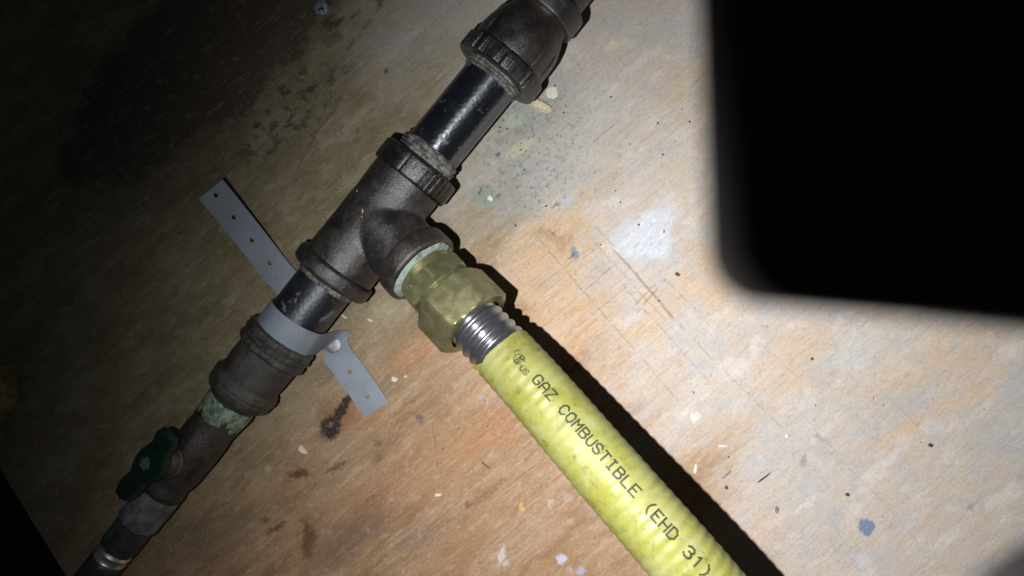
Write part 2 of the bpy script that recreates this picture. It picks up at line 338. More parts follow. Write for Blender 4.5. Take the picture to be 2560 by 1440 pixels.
    # trim along the slanting left edge of the board
    a0 = U(0, 1172); a1 = U(165, 1440); dd = (a1-a0).normalized(); nn = Vector((-dd.y, dd.x, 0))       # nn points into the board
    if nn.x < 0: nn = -nn
    dist = (co[:, 0]/MM-a0.x)*nn.x+(co[:, 1]/MM-a0.y)*nn.y
    idx = np.arange(ny*nx).reshape(ny, nx)
    quads = np.stack([idx[:-1, :-1], idx[:-1, 1:], idx[1:, 1:], idx[1:, :-1]], -1).reshape(-1, 4)
    keep = (dist[quads] > -8).all(1); quads = quads[keep]
    sh = np.clip(-dist, 0, 8); co[:, 0] += sh*nn.x*MM; co[:, 1] += sh*nn.y*MM
    used = np.zeros(ny*nx, bool); used[quads.ravel()] = True; remap = np.cumsum(used)-1
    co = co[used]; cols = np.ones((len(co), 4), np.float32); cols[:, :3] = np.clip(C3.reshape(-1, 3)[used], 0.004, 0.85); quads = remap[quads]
    # edges and underside
    e0 = a0-dd*330; e1 = a1+dd*230
    outl = [e0, e1, Vector((520, e1.y, 0)), Vector((520, 420, 0)), Vector((e0.x, 420, 0))]
    base = len(co); k = len(outl)
    ex = np.array([[p.x*MM, p.y*MM, -0.25*MM] for p in outl]+[[p.x*MM, p.y*MM, -18*MM] for p in outl], np.float32)
    co = np.concatenate([co, ex]); cols = np.concatenate([cols, np.tile(np.array([[0.30, 0.2, 0.11, 1]], np.float32), (2*k, 1))])
    sideq = np.array([(base+i, base+(i+1) % k, base+k+(i+1) % k, base+k+i) for i in range(k)])
    quads = np.concatenate([quads, sideq]); quads = quads.astype(np.int32)
    me = bpy.data.meshes.new('plywood_board')
    me.vertices.add(len(co)); me.vertices.foreach_set('co', co.ravel())
    me.loops.add(quads.size); me.loops.foreach_set('vertex_index', quads.ravel())
    me.polygons.add(len(quads)); me.polygons.foreach_set('loop_start', np.arange(0, quads.size, 4, dtype=np.int32))
    me.update(calc_edges=True); me.validate()
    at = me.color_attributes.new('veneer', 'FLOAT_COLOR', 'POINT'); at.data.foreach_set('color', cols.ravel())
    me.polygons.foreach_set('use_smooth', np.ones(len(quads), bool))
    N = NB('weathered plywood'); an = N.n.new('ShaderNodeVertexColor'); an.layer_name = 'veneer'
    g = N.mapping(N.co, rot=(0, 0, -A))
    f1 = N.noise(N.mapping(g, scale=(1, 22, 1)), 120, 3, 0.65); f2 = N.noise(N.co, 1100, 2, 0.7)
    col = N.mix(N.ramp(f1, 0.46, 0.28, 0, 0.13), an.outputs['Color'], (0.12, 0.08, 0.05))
    col = N.mix(N.ramp(f2, 0.38, 0.72, 0.16, 0.0), col, (0.07, 0.058, 0.045))
    col = N.mix(N.ramp(f2, 0.55, 0.85, 0.0, 0.12), col, (0.75, 0.70, 0.62))
    me.materials.append(N.out(col, N.ramp(f1, 0.3, 0.7, 0.55, 0.70), 0.0, N.bump(N.math('ADD', f1, N.math('MULTIPLY', f2, 0.3)), 0.25, 0.0005), 0.35))
    o = bpy.data.objects.new('plywood_board', me); C.objects.link(o)
    return tag(o, 'worn stained plywood board behind the gas pipe', kind='structure')

# ------------------------------------------------------------------ other materials
def iron_material(name, base, dusty, rust=(0.10, 0.055, 0.035), rough=0.46, metal=0.25, bumpk=0.45):
    N = NB(name); co = N.co
    a = N.noise(co, 90, 6, 0.65); b = N.noise(co, 480, 5, 0.7); c = N.noise(co, 38, 4, 0.6)
    col = N.mix(N.ramp(a, 0.38, 0.70), base, dusty)
    col = N.mix(N.math('MULTIPLY', N.ramp(c, 0.48, 0.64), 0.75), col, rust)
    col = N.mix(N.ramp(N.noise(N.mapping(co, loc=(.5, .2, .9)), 55, 5, 0.65), 0.55, 0.70, 0, 0.55), col, tuple(x*1.5 for x in dusty))
    col = N.mix(N.ramp(b, 0.54, 0.74, 0, 0.6), col, tuple(min(1, x*2.4) for x in dusty))
    sd, _ = N.voro(co, 300)
    col = N.mix(N.math('MULTIPLY', N.ramp(sd, 0.10, 0.04), N.ramp(c, 0.45, 0.6, 0, 0.5)), col, (0.45, 0.42, 0.36))
    d = N.noise(co, 1300, 3, 0.7)
    col = N.mix(N.ramp(d, 0.35, 0.70, 0.45, 0.0), col, tuple(x*0.25 for x in base))
    nrm = N.bump(N.math('ADD', N.math('ADD', b, N.math('MULTIPLY', d, 0.9)), N.math('MULTIPLY', a, 1.2)), bumpk*1.15, 0.0006)
    return N.out(col, N.ramp(a, 0.3, 0.7, rough-0.06, rough+0.12), metal, nrm, 0.9, IOR=1.7)
def lacquer_material(name='black lacquered pipe', dr=0.0, lo=0.565, ani=0.66, spec=1.0):
    N = NB(name); co = N.co
    a = N.noise(co, 70, 5, 0.6); b = N.noise(co, 520, 3, 0.6)
    sd, _ = N.voro(co, 420)
    col = N.mix(N.ramp(a, 0.45, 0.75), (0.006, 0.007, 0.011), (0.018, 0.020, 0.030))
    sm = N.math('MULTIPLY', N.ramp(N.noise(N.mapping(co, loc=(.2, .1, .4)), 62, 5, 0.7, 0.8), lo, lo+0.07), 0.6)
    col = N.mix(sm, col, (0.22, 0.225, 0.23))
    col = N.mix(N.ramp(N.noise(co, 900, 3, 0.7), 0.66, 0.80, 0, 0.35), col, (0.20, 0.20, 0.22))
    h = N.math('ADD', N.math('MULTIPLY', sd, 0.6), N.math('MULTIPLY', b, 0.5))
    nrm = N.bump(h, 0.26, 0.0006)
    r = N.math('ADD', N.ramp(a, 0.3, 0.7, 0.30+dr, 0.38+dr), N.math('MULTIPLY', sm, 0.5))
    tg = N.n.new('ShaderNodeCombineXYZ'); tg.inputs[0].default_value = 0.618; tg.inputs[1].default_value = 0.786
    return N.out(col, r, 0.0, nrm, spec, IOR=1.75, Specular_Tint=(0.80, 0.88, 1.0), Anisotropic=ani, Tangent=tg.outputs[0])
def sealant_material(name, c1, c2):
    N = NB(name); co = N.co
    a = N.noise(co, 260, 6, 0.7); b = N.noise(co, 90, 4, 0.6)
    col = N.mix(N.ramp(a, 0.42, 0.60), c2, c1)
    col = N.mix(N.ramp(b, 0.52, 0.66, 0, 0.8), col, (0.05, 0.05, 0.05))
    return N.out(col, 0.75, 0.0, N.bump(a, 0.6, 0.0006), 0.3)
def brass_material():
    N = NB('tarnished brass'); co = N.co
    a = N.noise(co, 110, 5, 0.6, 0.3); b = N.noise(co, 420, 5, 0.7); c = N.noise(co, 45, 4, 0.55)
    col = N.mix(N.ramp(a, 0.36, 0.66), (0.24, 0.238, 0.125), (0.355, 0.345, 0.20))
    col = N.mix(N.ramp(c, 0.48, 0.66, 0, 0.55), col, (0.38, 0.32, 0.16))
    tarn = N.math('MULTIPLY', N.ramp(N.noise(N.mapping(co, loc=(.3, .6, .1)), 80, 6, 0.68, 0.6), 0.51, 0.63), 0.72)
    col = N.mix(tarn, col, (0.085, 0.095, 0.045))
    pale = N.math('MULTIPLY', N.ramp(b, 0.60, 0.70), N.ramp(a, 0.46, 0.58))
    col = N.mix(N.math('MULTIPLY', pale, 0.6), col, (0.56, 0.56, 0.47))
    sc1 = N.noise(N.mapping(co, rot=(0.3, 0.2, 0.8), scale=(1, 12, 6)), 120, 4, 0.6)
    nrm = N.bump(N.math('ADD', N.math('MULTIPLY', b, 0.5), sc1), 0.14, 0.0004)
    return N.out(col, N.ramp(a, 0.3, 0.7, 0.33, 0.42), N.math('SUBTRACT', 0.72, N.math('MULTIPLY', N.math('MAXIMUM', tarn, pale), 0.5)), nrm, 0.5)
def steel_material():
    N = NB('stainless corrugated steel'); co = N.co
    b = N.noise(co, 300, 4, 0.6)
    return N.out(N.mix(N.ramp(b, 0.35, 0.65), (0.30, 0.31, 0.35), (0.38, 0.39, 0.43)), 0.29, 0.92, N.bump(b, 0.03, 0.0003), 0.5)
def yellow_material():
    N = NB('yellow hose jacket'); co = N.co
    a = N.noise(co, 60, 6, 0.65, 0.5); b = N.noise(co, 230, 6, 0.7); c = N.noise(N.mapping(co, loc=(1, 2, 3)), 75, 5, 0.6, 0.4)
    col = N.mix(N.ramp(a, 0.34, 0.66), (0.225, 0.226, 0.040), (0.262, 0.266, 0.095))
    col = N.mix(N.ramp(c, 0.50, 0.70, 0, 0.62), col, (0.285, 0.295, 0.15))
    col = N.mix(N.ramp(c, 0.46, 0.30, 0, 0.55), col, (0.15, 0.158, 0.036))
    dt = N.math('MULTIPLY', N.ramp(b, 0.52, 0.68), N.ramp(a, 0.60, 0.42))
    col = N.mix(N.math('MULTIPLY', dt, 0.8), col, (0.095, 0.10, 0.04))
    sd, _ = N.voro(N.vmath('ADD', co, N.vmath('SCALE', N.noise(co, 200, 3, 0.6, col=True), 0.006)), 150)
    col = N.mix(N.math('MULTIPLY', N.ramp(sd, 0.13, 0.07), 0.45), col, (0.10, 0.10, 0.04))
    nrm = N.bump(N.math('ADD', N.math('MULTIPLY', b, 0.6), c), 0.05, 0.0008)
    return N.out(col, N.ramp(a, 0.3, 0.7, 0.42, 0.6), 0.0, nrm, 0.4, Subsurface_Weight=0.08, Subsurface_Radius=(0.002, 0.002, 0.0006), Subsurface_Scale=1.0)
def plain(name, c, rough=0.6, metal=0.0, var=0.25, scale=200, bumpk=0.2, spec=0.4):
    N = NB(name); a = N.noise(N.co, scale, 5, 0.65)
    lo_ = tuple(x*(1-var) for x in c); hi = tuple(min(1, x*(1+var)) for x in c)
    return N.out(N.mix(N.ramp(a, 0.3, 0.7), lo_, hi), rough, metal, N.bump(a, bumpk, 0.0005), spec)
def strap_material():
    N = NB('grey strap'); co = N.co
    a = N.noise(co, 45, 5, 0.65); b = N.noise(co, 260, 5, 0.7)
    col = N.mix(N.ramp(a, 0.35, 0.65), (0.215, 0.255, 0.32), (0.28, 0.32, 0.395))
    col = N.mix(N.ramp(b, 0.60, 0.76, 0, 0.5), col, (0.11, 0.115, 0.12))
    return N.out(col, N.ramp(a, 0.3, 0.7, 0.48, 0.6), 0.0, N.bump(b, 0.12, 0.0005), 0.4)

IRON = iron_material('malleable iron', (0.022, 0.020, 0.020), (0.068, 0.063, 0.063), rust=(0.062, 0.042, 0.032), rough=0.42, bumpk=0.4)
IRON2 = iron_material('dark cast fitting', (0.018, 0.018, 0.019), (0.050, 0.050, 0.054), rust=(0.050, 0.036, 0.029), rough=0.38, metal=0.3, bumpk=0.3)
WORN = iron_material('worn iron collar', (0.026, 0.024, 0.025), (0.10, 0.10, 0.108), rust=(0.05, 0.042, 0.04), rough=0.32, metal=0.6, bumpk=0.35)
OLD = iron_material('grimy coupling', (0.014, 0.014, 0.013), (0.075, 0.076, 0.068), rust=(0.05, 0.042, 0.034), rough=0.48, metal=0.1, bumpk=0.9)
BRONZE = iron_material('dull bronze valve', (0.030, 0.024, 0.021), (0.070, 0.060, 0.050), rust=(0.050, 0.034, 0.028), rough=0.5, metal=0.25)
LACQ = lacquer_material(); LACQ2 = lacquer_material('scuffed black pipe', 0.16, 0.575, 0.4, 0.8)
SEAL_G = sealant_material('grey thread sealant', (0.27, 0.275, 0.265), (0.085, 0.085, 0.085))
SEAL_T = sealant_material('pale green thread sealant', (0.40, 0.51, 0.46), (0.30, 0.385, 0.35))
SEAL_V = sealant_material('green verdigris sealant', (0.29, 0.39, 0.30), (0.12, 0.17, 0.125))
BRASS = brass_material(); STEEL = steel_material(); YEL = yellow_material(); STRAP = strap_material()
INK = plain('printed ink', (0.026, 0.032, 0.018), 0.6, var=0.5, scale=500)
GREEN = plain('dark green handle paint', (0.005, 0.028, 0.018), 0.42, var=0.35, scale=120)
CONN = plain('grey tape wrap', (0.17, 0.185, 0.195), 0.5, var=0.5, scale=140, bumpk=0.5)
NUTM = plain('dull grey metal', (0.10, 0.105, 0.12), 0.42, 0.5, 0.4, 120, 0.3)
CHROME = plain('bright polished ring', (0.85, 0.84, 0.80), 0.36, 1.0, 0.1, 120, 0.05)
ZINC = plain('dull zinc', (0.21, 0.225, 0.23), 0.45, 0.5, 0.3, 200, 0.2)
ZINC2 = plain('zinc screw', (0.38, 0.42, 0.48), 0.5, 0.3, 0.4, 300, 0.5)
BLACK = plain('matt black plastic', (0.030, 0.028, 0.029), 0.75, 0.0, 0.1, 200, 0.0, 0.3)
PALE = plain('pale wood splinter', (0.60, 0.54, 0.38), 0.7, var=0.25, scale=400)
PAPER = plain('off white flake', (0.72, 0.73, 0.64), 0.7, var=0.1, scale=300)
WHITE = plain('white crumb', (0.72, 0.69, 0.62), 0.7, var=0.15, scale=300)
DARKBIT = plain('dark grit', (0.075, 0.062, 0.052), 0.7, var=0.4, scale=300)
GREYBIT = plain('grey grit', (0.20, 0.20, 0.20), 0.7, var=0.4, scale=300)
SHINY = plain('bright metal sliver', (0.85, 0.85, 0.85), 0.35, 0.4, var=0.1, scale=300)
BLOCK = plain('rough sawn wood', (0.42, 0.36, 0.17), 0.75, var=0.45, scale=160, bumpk=0.8)
FLOORM = plain('dark ground', (0.02, 0.018, 0.018), 0.8, var=0.3, scale=60)

# ------------------------------------------------------------------ the setting: board and the dark gap beside it
board = build_board()
fl = obj('dark_ground', [(-900, -900, -120), (900, -900, -120), (900, 900, -120), (-900, 900, -120)], [(0, 1, 2, 3)], FLOORM, smooth=False)
tag(fl, 'dark space beyond the edge of the board', kind='structure')

# ------------------------------------------------------------------ the pipe run
ZC = 30.0; S30 = F/(D-ZC)
AX = Vector((0.618, 0.786, 0)).normalized(); NX = Vector((0.786, -0.618, 0)).normalized(); ZX = Vector((0, 0, 1))
def axis(t):
    off = -7 + (10*t/600 if t > 0 else 0)
    return U(845+0.618*t+0.786*off, 680-0.786*t+0.618*off, ZC)
def pr(name, prof, mat, parent, seg=72, rough=0.0, rf=None, seed=0, label=None, cen=axis, e1=NX, e2=ZX, unit=1/S30, smooth_ang=35):
    """turned piece: prof = [(t px, r px)...]; rf(angle, t) multiplies the radius"""
    V = []; Fc = []
    for t, r in prof:
        c = cen(t)
        for k in range(seg):
            a = 2*math.pi*k/seg
            rr = r*unit
            if rf: rr *= rf(a, t)
            if rough: rr += rough*nz(math.cos(a)*3+seed, math.sin(a)*3, t*unit*0.14)+0.35*rough*nz(math.cos(a)*11, math.sin(a)*11+seed, t*unit*0.5)
            V.append(c+(e1*math.sin(a)+e2*math.cos(a))*rr)
    m = len(prof)
    for i in range(m-1):
        for k in range(seg):
            k2 = (k+1) % seg
            Fc.append((i*seg+k, (i+1)*seg+k, (i+1)*seg+k2, i*seg+k2))
    V.append(cen(prof[0][0])); V.append(cen(prof[-1][0]))
    for k in range(seg):
        k2 = (k+1) % seg
        Fc.append((len(V)-2, k, k2)); Fc.append((len(V)-1, (m-1)*seg+k2, (m-1)*seg+k))
    o = obj(name, V, Fc, mat, parent, smooth=True, autosm=smooth_ang)
    if label: o['label'] = label
    return o
def rounded(t0, t1, r, k=8, seg=4, rin=None):
    """collar profile with rounded shoulders"""
    rin = rin if rin is not None else r-2.2*k
    P = [(t0, rin), (t0, r-k)]
    for i in range(1, seg+1):
        a = i/seg*math.pi/2; P.append((t0+k*(1-math.cos(a)), r-k+k*math.sin(a)))
    for i in range(0, seg+1):
        a = i/seg*math.pi/2; P.append((t1-k+k*math.sin(a), r-k+k*math.cos(a)))
    P += [(t1, rin)]
    return P
def chew(n=90, amp=0.03, seed=0, where=(-0.6, 1.3)):
    """wrench bites on a collar: sharp steps over part of the circumference"""
    rnd = random.Random(seed); tab = [rnd.random() for _ in range(n)]
    def f(a, t):
        aa = (a+math.pi) % (2*math.pi)-math.pi
        base = 1+0.008*nz(math.cos(a)*2, math.sin(a)*2, seed)
        if where[0] < aa < where[1]:
            v = tab[int((a/(2*math.pi))*n) % n]
            return base-amp*v*v
        return base
    return f

run = empty('gas_pipe_run', axis(0)-Vector((0, 0, ZC)), 'dark iron gas pipe run with tee, couplings and valve, crossing the board diagonally', 'gas pipe')
# pipe lengths
def pipeprof(t0, t1, r, n=14): return [(t0+(t1-t0)*i/n, r) for i in range(n+1)]
p = pr('pipe', pipeprof(340, 640, 71.5), LACQ, run, rough=0.12, label='glossy black pipe length above the tee with a bright highlight')
p = pr('pipe', pipeprof(-240, -10, 73.5), LACQ2, run, rough=0.12, seed=5, label='scuffed black pipe length below the tee, under the strap')
p = pr('pipe', pipeprof(855, 1300, 69), IRON2, run, rough=0.1, seed=9, label='black pipe length leaving past the top edge')
# exposed threads packed with sealant
def threads(t0, t1, r, pitch=7.5, amp=2.2, taper=0):
    P = []; t = t0; i = 0
    while t <= t1:
        P.append((t, r+taper*(t-t0)+(amp if i % 2 else -amp))); t += pitch/2; i += 1
    return P
pr('thread_sealant', [(336, 70)]+threads(338, 384, 79, 11, 1.6)+[(386, 72)], SEAL_G, run, rough=0.35, label='grey sealed threads above the tee')
pr('thread_sealant', [(606, 72)]+threads(608, 634, 77, 9, 1.8)+[(636, 70)], SEAL_G, run, rough=0.4, seed=3, label='grey sealed threads below the bell reducer')
pr('thread_sealant', [(-46, 74)]+threads(-44, -20, 77, 9, 1.0)+[(-18, 70)], SEAL_G, run, rough=0.7, seed=8, label='pale sealant line under the tee')
# tee body: run and branch melted together
tee_root = run
TC = axis(158)
BD = Vector((0.672, -0.660, 0.338)).normalized()           # branch direction, tilted up from the board
BE1 = ZX.cross(BD).normalized(); BE2 = BD.cross(BE1).normalized()
def closed_tube(c0, d, ea, eb, prof, seg=64):
    V = []; Fc = []
    for t, r in prof:
        for k in range(seg):
            a = 2*math.pi*k/seg; V.append(c0+d*t+(ea*math.sin(a)+eb*math.cos(a))*r)
    m = len(prof)
    for i in range(m-1):
        for k in range(seg): Fc.append((i*seg+k, i*seg+(k+1) % seg, (i+1)*seg+(k+1) % seg, (i+1)*seg+k))
    Fc.append(tuple(range(seg-1, -1, -1))); Fc.append(tuple((m-1)*seg+k for k in range(seg)))
    return V, Fc
def fix_faces(V, Fc): return V, [tuple(reversed(f)) for f in Fc]
L0 = (axis(0)-TC).dot(AX); L1 = (axis(318)-TC).dot(AX)
V1, F1 = closed_tube(TC, AX, NX, ZX, [(L0, 21.8), (L0+8, 22.0), (0, 21.6), (L1-8, 21.8), (L1, 21.6)])
V2, F2 = closed_tube(TC, BD, BE1, BE2, [(0, 21), (12, 21.5), (22, 20.6), (28, 20.2), (40, 20.6)])
nV = len(V1); tee = obj('tee_fitting', V1+V2, F1+[tuple(i+nV for i in f) for f in F2], IRON, run)
tee['label'] = 'cast iron tee where the hose branches off'
rm = tee.modifiers.new('remesh', 'REMESH'); rm.mode = 'VOXEL'; rm.voxel_size = 0.0008; rm.use_smooth_shade = True
sm = tee.modifiers.new('smooth', 'SMOOTH'); sm.factor = 0.6; sm.iterations = 26
txl = bpy.data.textures.new('cast', 'CLOUDS'); txl.noise_scale = 0.012
dp = tee.modifiers.new('cast', 'DISPLACE'); dp.texture = txl; dp.strength = 0.0007; dp.mid_level = 0.5; dp.texture_coords = 'LOCAL'
pr('collar', rounded(286, 346, 105, 9, rin=76), WORN, tee, 180, 0.3, chew(110, 0.038, 3, (-0.2, 1.5)), 1, 'scarred upper collar of the tee', smooth_ang=28)
pr('collar', rounded(-30, 14, 106, 12, rin=74), IRON, tee, 96, 0.5, None, 2, 'rounded lower collar of the tee')
def baxis(L): return TC+BD*L
pr('collar', rounded(32, 44.5, 23.0, 2.4, rin=17), IRON, tee, 120, 0.25, chew(100, 0.02, 9, (-2.2, -1.1)), 4, 'branch collar of the tee facing the brass nut', cen=baxis, e1=BE1, e2=BE2, unit=1.0)
# bell reducer
bell = pr('bell_reducer', [(668, 95), (672, 101), (690, 103), (715, 103), (738, 101), (757, 97), (775, 90), (788, 83), (798, 78), (808, 76), (818, 78)], IRON2, run, 96, 0.35, None, 6, 'bell shaped reducer above the long pipe')
pr('collar', rounded(630, 677, 114, 6, rin=78), WORN, bell, 200, 0.2, chew(120, 0.045, 11, (-1.7, 0.9)), 7, 'wide collar of the reducer scored by a wrench', smooth_ang=28)
pr('collar', rounded(812, 868, 91, 7, rin=66), IRON2, bell, 96, 0.25, None, 8, 'small collar of the reducer')
for ang, t0, t1, wd in ((0.02, 690, 752, 3.4), (0.75, 684, 735, 2.6), (-0.75, 690, 745, 3.0), (0.30, 684, 708, 2.0), (1.25, 690, 750, 4)):
    V = []; Fc = []
    for i in range(9):
        t = t0+(t1-t0)*i/8; rr = 103 if t < 720 else 103-(t-720)*0.16
        h = math.sin(math.pi*(i+0.4)/8.8)**0.5
        c = axis(t)
        for da, hh in ((-1, -0.6), (-0.5, 0.75*h), (0.5, 0.75*h), (1, -0.6)):
            a = ang+da*wd/103
            V.append(c+(NX*math.sin(a)+ZX*math.cos(a))*(rr/S30+hh))
        if i:
            for j in range(3): Fc.append(((i-1)*4+j, (i-1)*4+j+1, i*4+j+1, i*4+j))
    obj('rib', V, Fc, IRON2, bell)
# lower coupling
cp = pr('coupling', [(-400, 60), (-350, 74), (-340, 76.5), (-322, 78), (-300, 79), (-280, 80), (-264, 81), (-255, 80)], OLD, run, 96, 0.9, None, 12, 'grimy iron coupling below the strap')
pr('collar', [(-268, 76), (-266, 86), (-261, 91), (-252, 92), (-247, 89), (-244, 83), (-241, 83), (-238, 90), (-231, 92), (-227, 86), (-224, 86), (-221, 91), (-214, 90), (-209, 84), (-208, 74)], OLD, cp, 120, 1.1, chew(90, 0.02, 15, (-1.4, 1.5)), 13, 'ragged upper collar of the coupling')
pr('collar', [(-409, 52), (-408, 68), (-401, 78), (-391, 84), (-380, 86), (-377, 83), (-374, 83), (-371, 86.5), (-358, 86), (-348, 82), (-343, 75)], OLD, cp, 96, 0.9, None, 14, 'lower collar of the coupling')
pr('thread_sealant', [(-424, 52), (-420, 60), (-414, 64), (-409, 66), (-404, 60)], OLD, run, 72, 0.3, None, 2)
# valve
val = pr('gas_valve', [(-712, 40), (-710, 48), (-700, 53), (-690, 54), (-676, 51), (-664, 50), (-655, 54), (-640, 57), (-600, 59), (-560, 60), (-520, 59), (-500, 57), (-480, 58), (-455, 61), (-425, 63), (-414, 58)], BRONZE, run, 72, 0.5, None, 20, 'dull bronze gas valve with green handle')
pr('thread_sealant', [(-478, 57), (-470, 60.5), (-452, 63), (-430, 65), (-416, 64), (-410, 56)], SEAL_V, val, 72, 0.9, lambda a, t: 1+0.03*nz(math.cos(a)*4, math.sin(a)*4, t*0.05)-(0.12 if not (-1.1 < ((a+math.pi) % (2*math.pi)-math.pi) < 1.6) else 0), 21, 'pale green sealant at the top of the valve')
# valve stem, bonnet and wing handle
SD = (NX*-0.30+ZX*0.95).normalized(); SE = AX; SF = SD.cross(SE).normalized()
vc = axis(-606)
def turned(name, c0, d, prof, mat, parent, seg=32):
    ea = d.orthogonal().normalized(); eb = d.cross(ea)
    V, Fc = closed_tube(c0, d, ea, eb, prof, seg)
    return obj(name, V, Fc, mat, parent, autosm=35)
turned('bonnet', vc, SD, [(4, 9.6), (15, 9.4), (15.6, 8.4), (17, 8.0), (19, 6.0), (25, 5.6)], BRONZE, val)
hc = vc+SD*24.5
lever = [(-24, -6.5), (-26.5, -2), (-25.5, 3.5), (-20, 7), (-12, 6.5), (-8, 8.8), (-3, 11), (3, 11), (8, 9.0), (13, 7.0), (20, 7.8), (25, 5), (26.5, 0), (24.5, -5.5), (19, -7.8), (12, -6.6), (8, -8.8), (3, -10.6), (-3, -10.6), (-8, -8.4), (-13, -6.2), (-19, -7.6)]
nl = len(lever)
def lev(z, k):
    return [hc+SE*(u*k*0.86)+SF*(v_*k*0.86)+SD*(z+(abs(u)/26)**2*4.5) for u, v_ in lever]
V = lev(0, 0.94)+lev(1.2, 1.0)+lev(5.0, 1.0)+lev(6.4, 0.92)
Fc = [tuple(range(nl-1, -1, -1)), tuple(3*nl+i for i in range(nl))]
for L in range(3):
    for i in range(nl): Fc.append((L*nl+i, L*nl+(i+1) % nl, (L+1)*nl+(i+1) % nl, (L+1)*nl+i))
obj('handle', V, Fc, GREEN, val, autosm=40)['label'] = 'dark green two winged valve handle'
turned('handle_screw', hc, SD, [(5, 4.2), (8.0, 4.2), (9.0, 3.2)], ZINC, val, 6)
# below the valve: wrapped nipple, nut and the flexible end
pr('wrapped_nipple', [(-802, 44), (-800, 50), (-792, 52), (-780, 50), (-760, 51.5), (-735, 52.5), (-715, 53), (-706, 52)], CONN, run, 72, 0.8, None, 30, 'pale grey wrapped nipple below the valve')
pr('connector_nut', [(-884, 38), (-882, 44), (-872, 47), (-850, 47), (-820, 47), (-806, 46), (-802, 40)], NUTM, run, 48, 0.2, lambda a, t: 0.93+0.07*abs(math.cos(3*a)), 31, 'dull grey nut near the bottom left corner')
pr('bright_ring', [(-918, 36), (-916, 42), (-912, 43.5), (-906, 40), (-902, 40), (-897, 44), (-891, 44), (-886, 40), (-882, 36)], CHROME, run, 72, 0, None, 0, 'polished ring catching the light at the bottom left')
pr('flexible_connector', [(-1300, 42), (-1100, 42), (-960, 43), (-930, 44), (-920, 42), (-916, 38)], NUTM, run, 48, 0.2, None, 33, 'dark flexible connector leaving at the bottom left')

# ------------------------------------------------------------------ brass connector and yellow hose
hose = empty('gas_hose', (TC+BD*50)-Vector((0, 0, (TC+BD*50).z)), 'yellow jacketed flexible gas hose with brass fitting, running to the bottom edge', 'gas hose')
bx = dict(cen=baxis, e1=BE1, e2=BE2, unit=1.0)
pr('thread_sealant', [(42.0, 15.5), (43.0, 20.4), (44.6, 20.4), (45.4, 19.2), (46.0, 17.8), (46.8, 16.2)], SEAL_T, hose, 96, 1.1, None, 40, 'pale blue green sealant ring at the tee mouth', **bx)
pr('threads', [(45, 15)]+threads(45.5, 52.0, 16.9, 1.8, 0.4)+[(52.5, 15)], BRASS, hose, 72, 0, None, 0, None, **bx)
def hexr(phase, pw=1.0):
    def f(a, t):
        b = (a-phase) % (math.pi/3)-math.pi/6
        return math.cos(math.pi/6)/math.cos(b)
    return f
def hexnut(name, L0, L1, R, phase, mat, parent, ch=1.2, label=None, seed=0):
    """six sided nut: chamfered prism, circumradius R"""
    V = []; Fc = []; seg = 96
    prof = [(L0, R*0.80, 0), (L0, R*0.88, 0.0), (L0+ch*0.5, R*0.93, 0.5), (L0+ch*1.4, R, 1.0), (L0+(L1-L0)*0.5, R, 1.0), (L1-ch*1.4, R, 1.0), (L1-ch*0.5, R*0.93, 0.5), (L1, R*0.87, 0.0), (L1, R*0.70, 0)]
    for t, r, k in prof:
        for q in range(seg):
            a = 2*math.pi*q/seg
            h = hexr(phase)(a, t)*R
            rr = min(h, r if k < 1 else R*0.986)
            rr += 0.03*nz(math.cos(a)*6+seed, math.sin(a)*6, t*0.25)
            V.append(baxis(t)+(BE1*math.sin(a)+BE2*math.cos(a))*rr)
    m = len(prof)
    for i in range(m-1):
        for q in range(seg): Fc.append((i*seg+q, (i+1)*seg+q, (i+1)*seg+(q+1) % seg, i*seg+(q+1) % seg))
    o = obj(name, V, Fc, mat, parent, autosm=24)
    if label: o['label'] = label
    return o
hexnut('brass_adapter', 51.8, 62.0, 21.0, 0.17, BRASS, hose, 0.7, 'smaller brass hex next to the tee', 3)
pr('brass_shoulder', [(60, 15), (61.6, 17.2), (67, 17.2), (70, 15)], BRASS, hose, 72, 0.1, None, 41, None, **bx)
hexnut('brass_nut', 66.0, 89.2, 24.0, math.pi/6+0.17, BRASS, hose, 1.15, 'large brass hex nut gripping the corrugated tube', 7)
# hose centre line
hp = [baxis(84), baxis(98), baxis(112), U(1346, 980, 79), U(1466, 1120, 92), U(1588, 1260, 103), U(1745, 1440, 112), U(1925, 1650, 112), Vector((165, -225, 104)), Vector((235, -300, 70)), Vector((330, -390, 24)), Vector((430, -455, 17.5))]
def catmull(P, n=40):
    out = []
    Q = [P[0]*2-P[1]]+P+[P[-1]*2-P[-2]]
    for i in range(1, len(Q)-2):
        for k in range(n):
            t = k/n; a, b, c, d = Q[i-1], Q[i], Q[i+1], Q[i+2]
            out.append(0.5*((2*b)+(-a+c)*t+(2*a-5*b+4*c-d)*t*t+(-a+3*b-3*c+d)*t*t*t))
    out.append(P[-1]); return out
dense = catmull(hp); cum = [0.0]
for i in range(1, len(dense)): cum.append(cum[-1]+(dense[i]-dense[i-1]).length)
HLEN = cum[-1]
import bisect
def hpos(s):
    s = max(0.0, min(HLEN-1e-4, s)); i = max(1, bisect.bisect_right(cum, s)); i = min(i, len(cum)-1)
    f = (s-cum[i-1])/max(1e-9, cum[i]-cum[i-1]); return dense[i-1].lerp(dense[i], f)
def hframe(s):
    T = (hpos(s+1.5)-hpos(s-1.5)).normalized(); e1_ = ZX.cross(T).normalized(); return hpos(s), T, e1_, T.cross(e1_)
S_J = 27.5                                      # jacket begins here along the hose
PITCH = 5.4
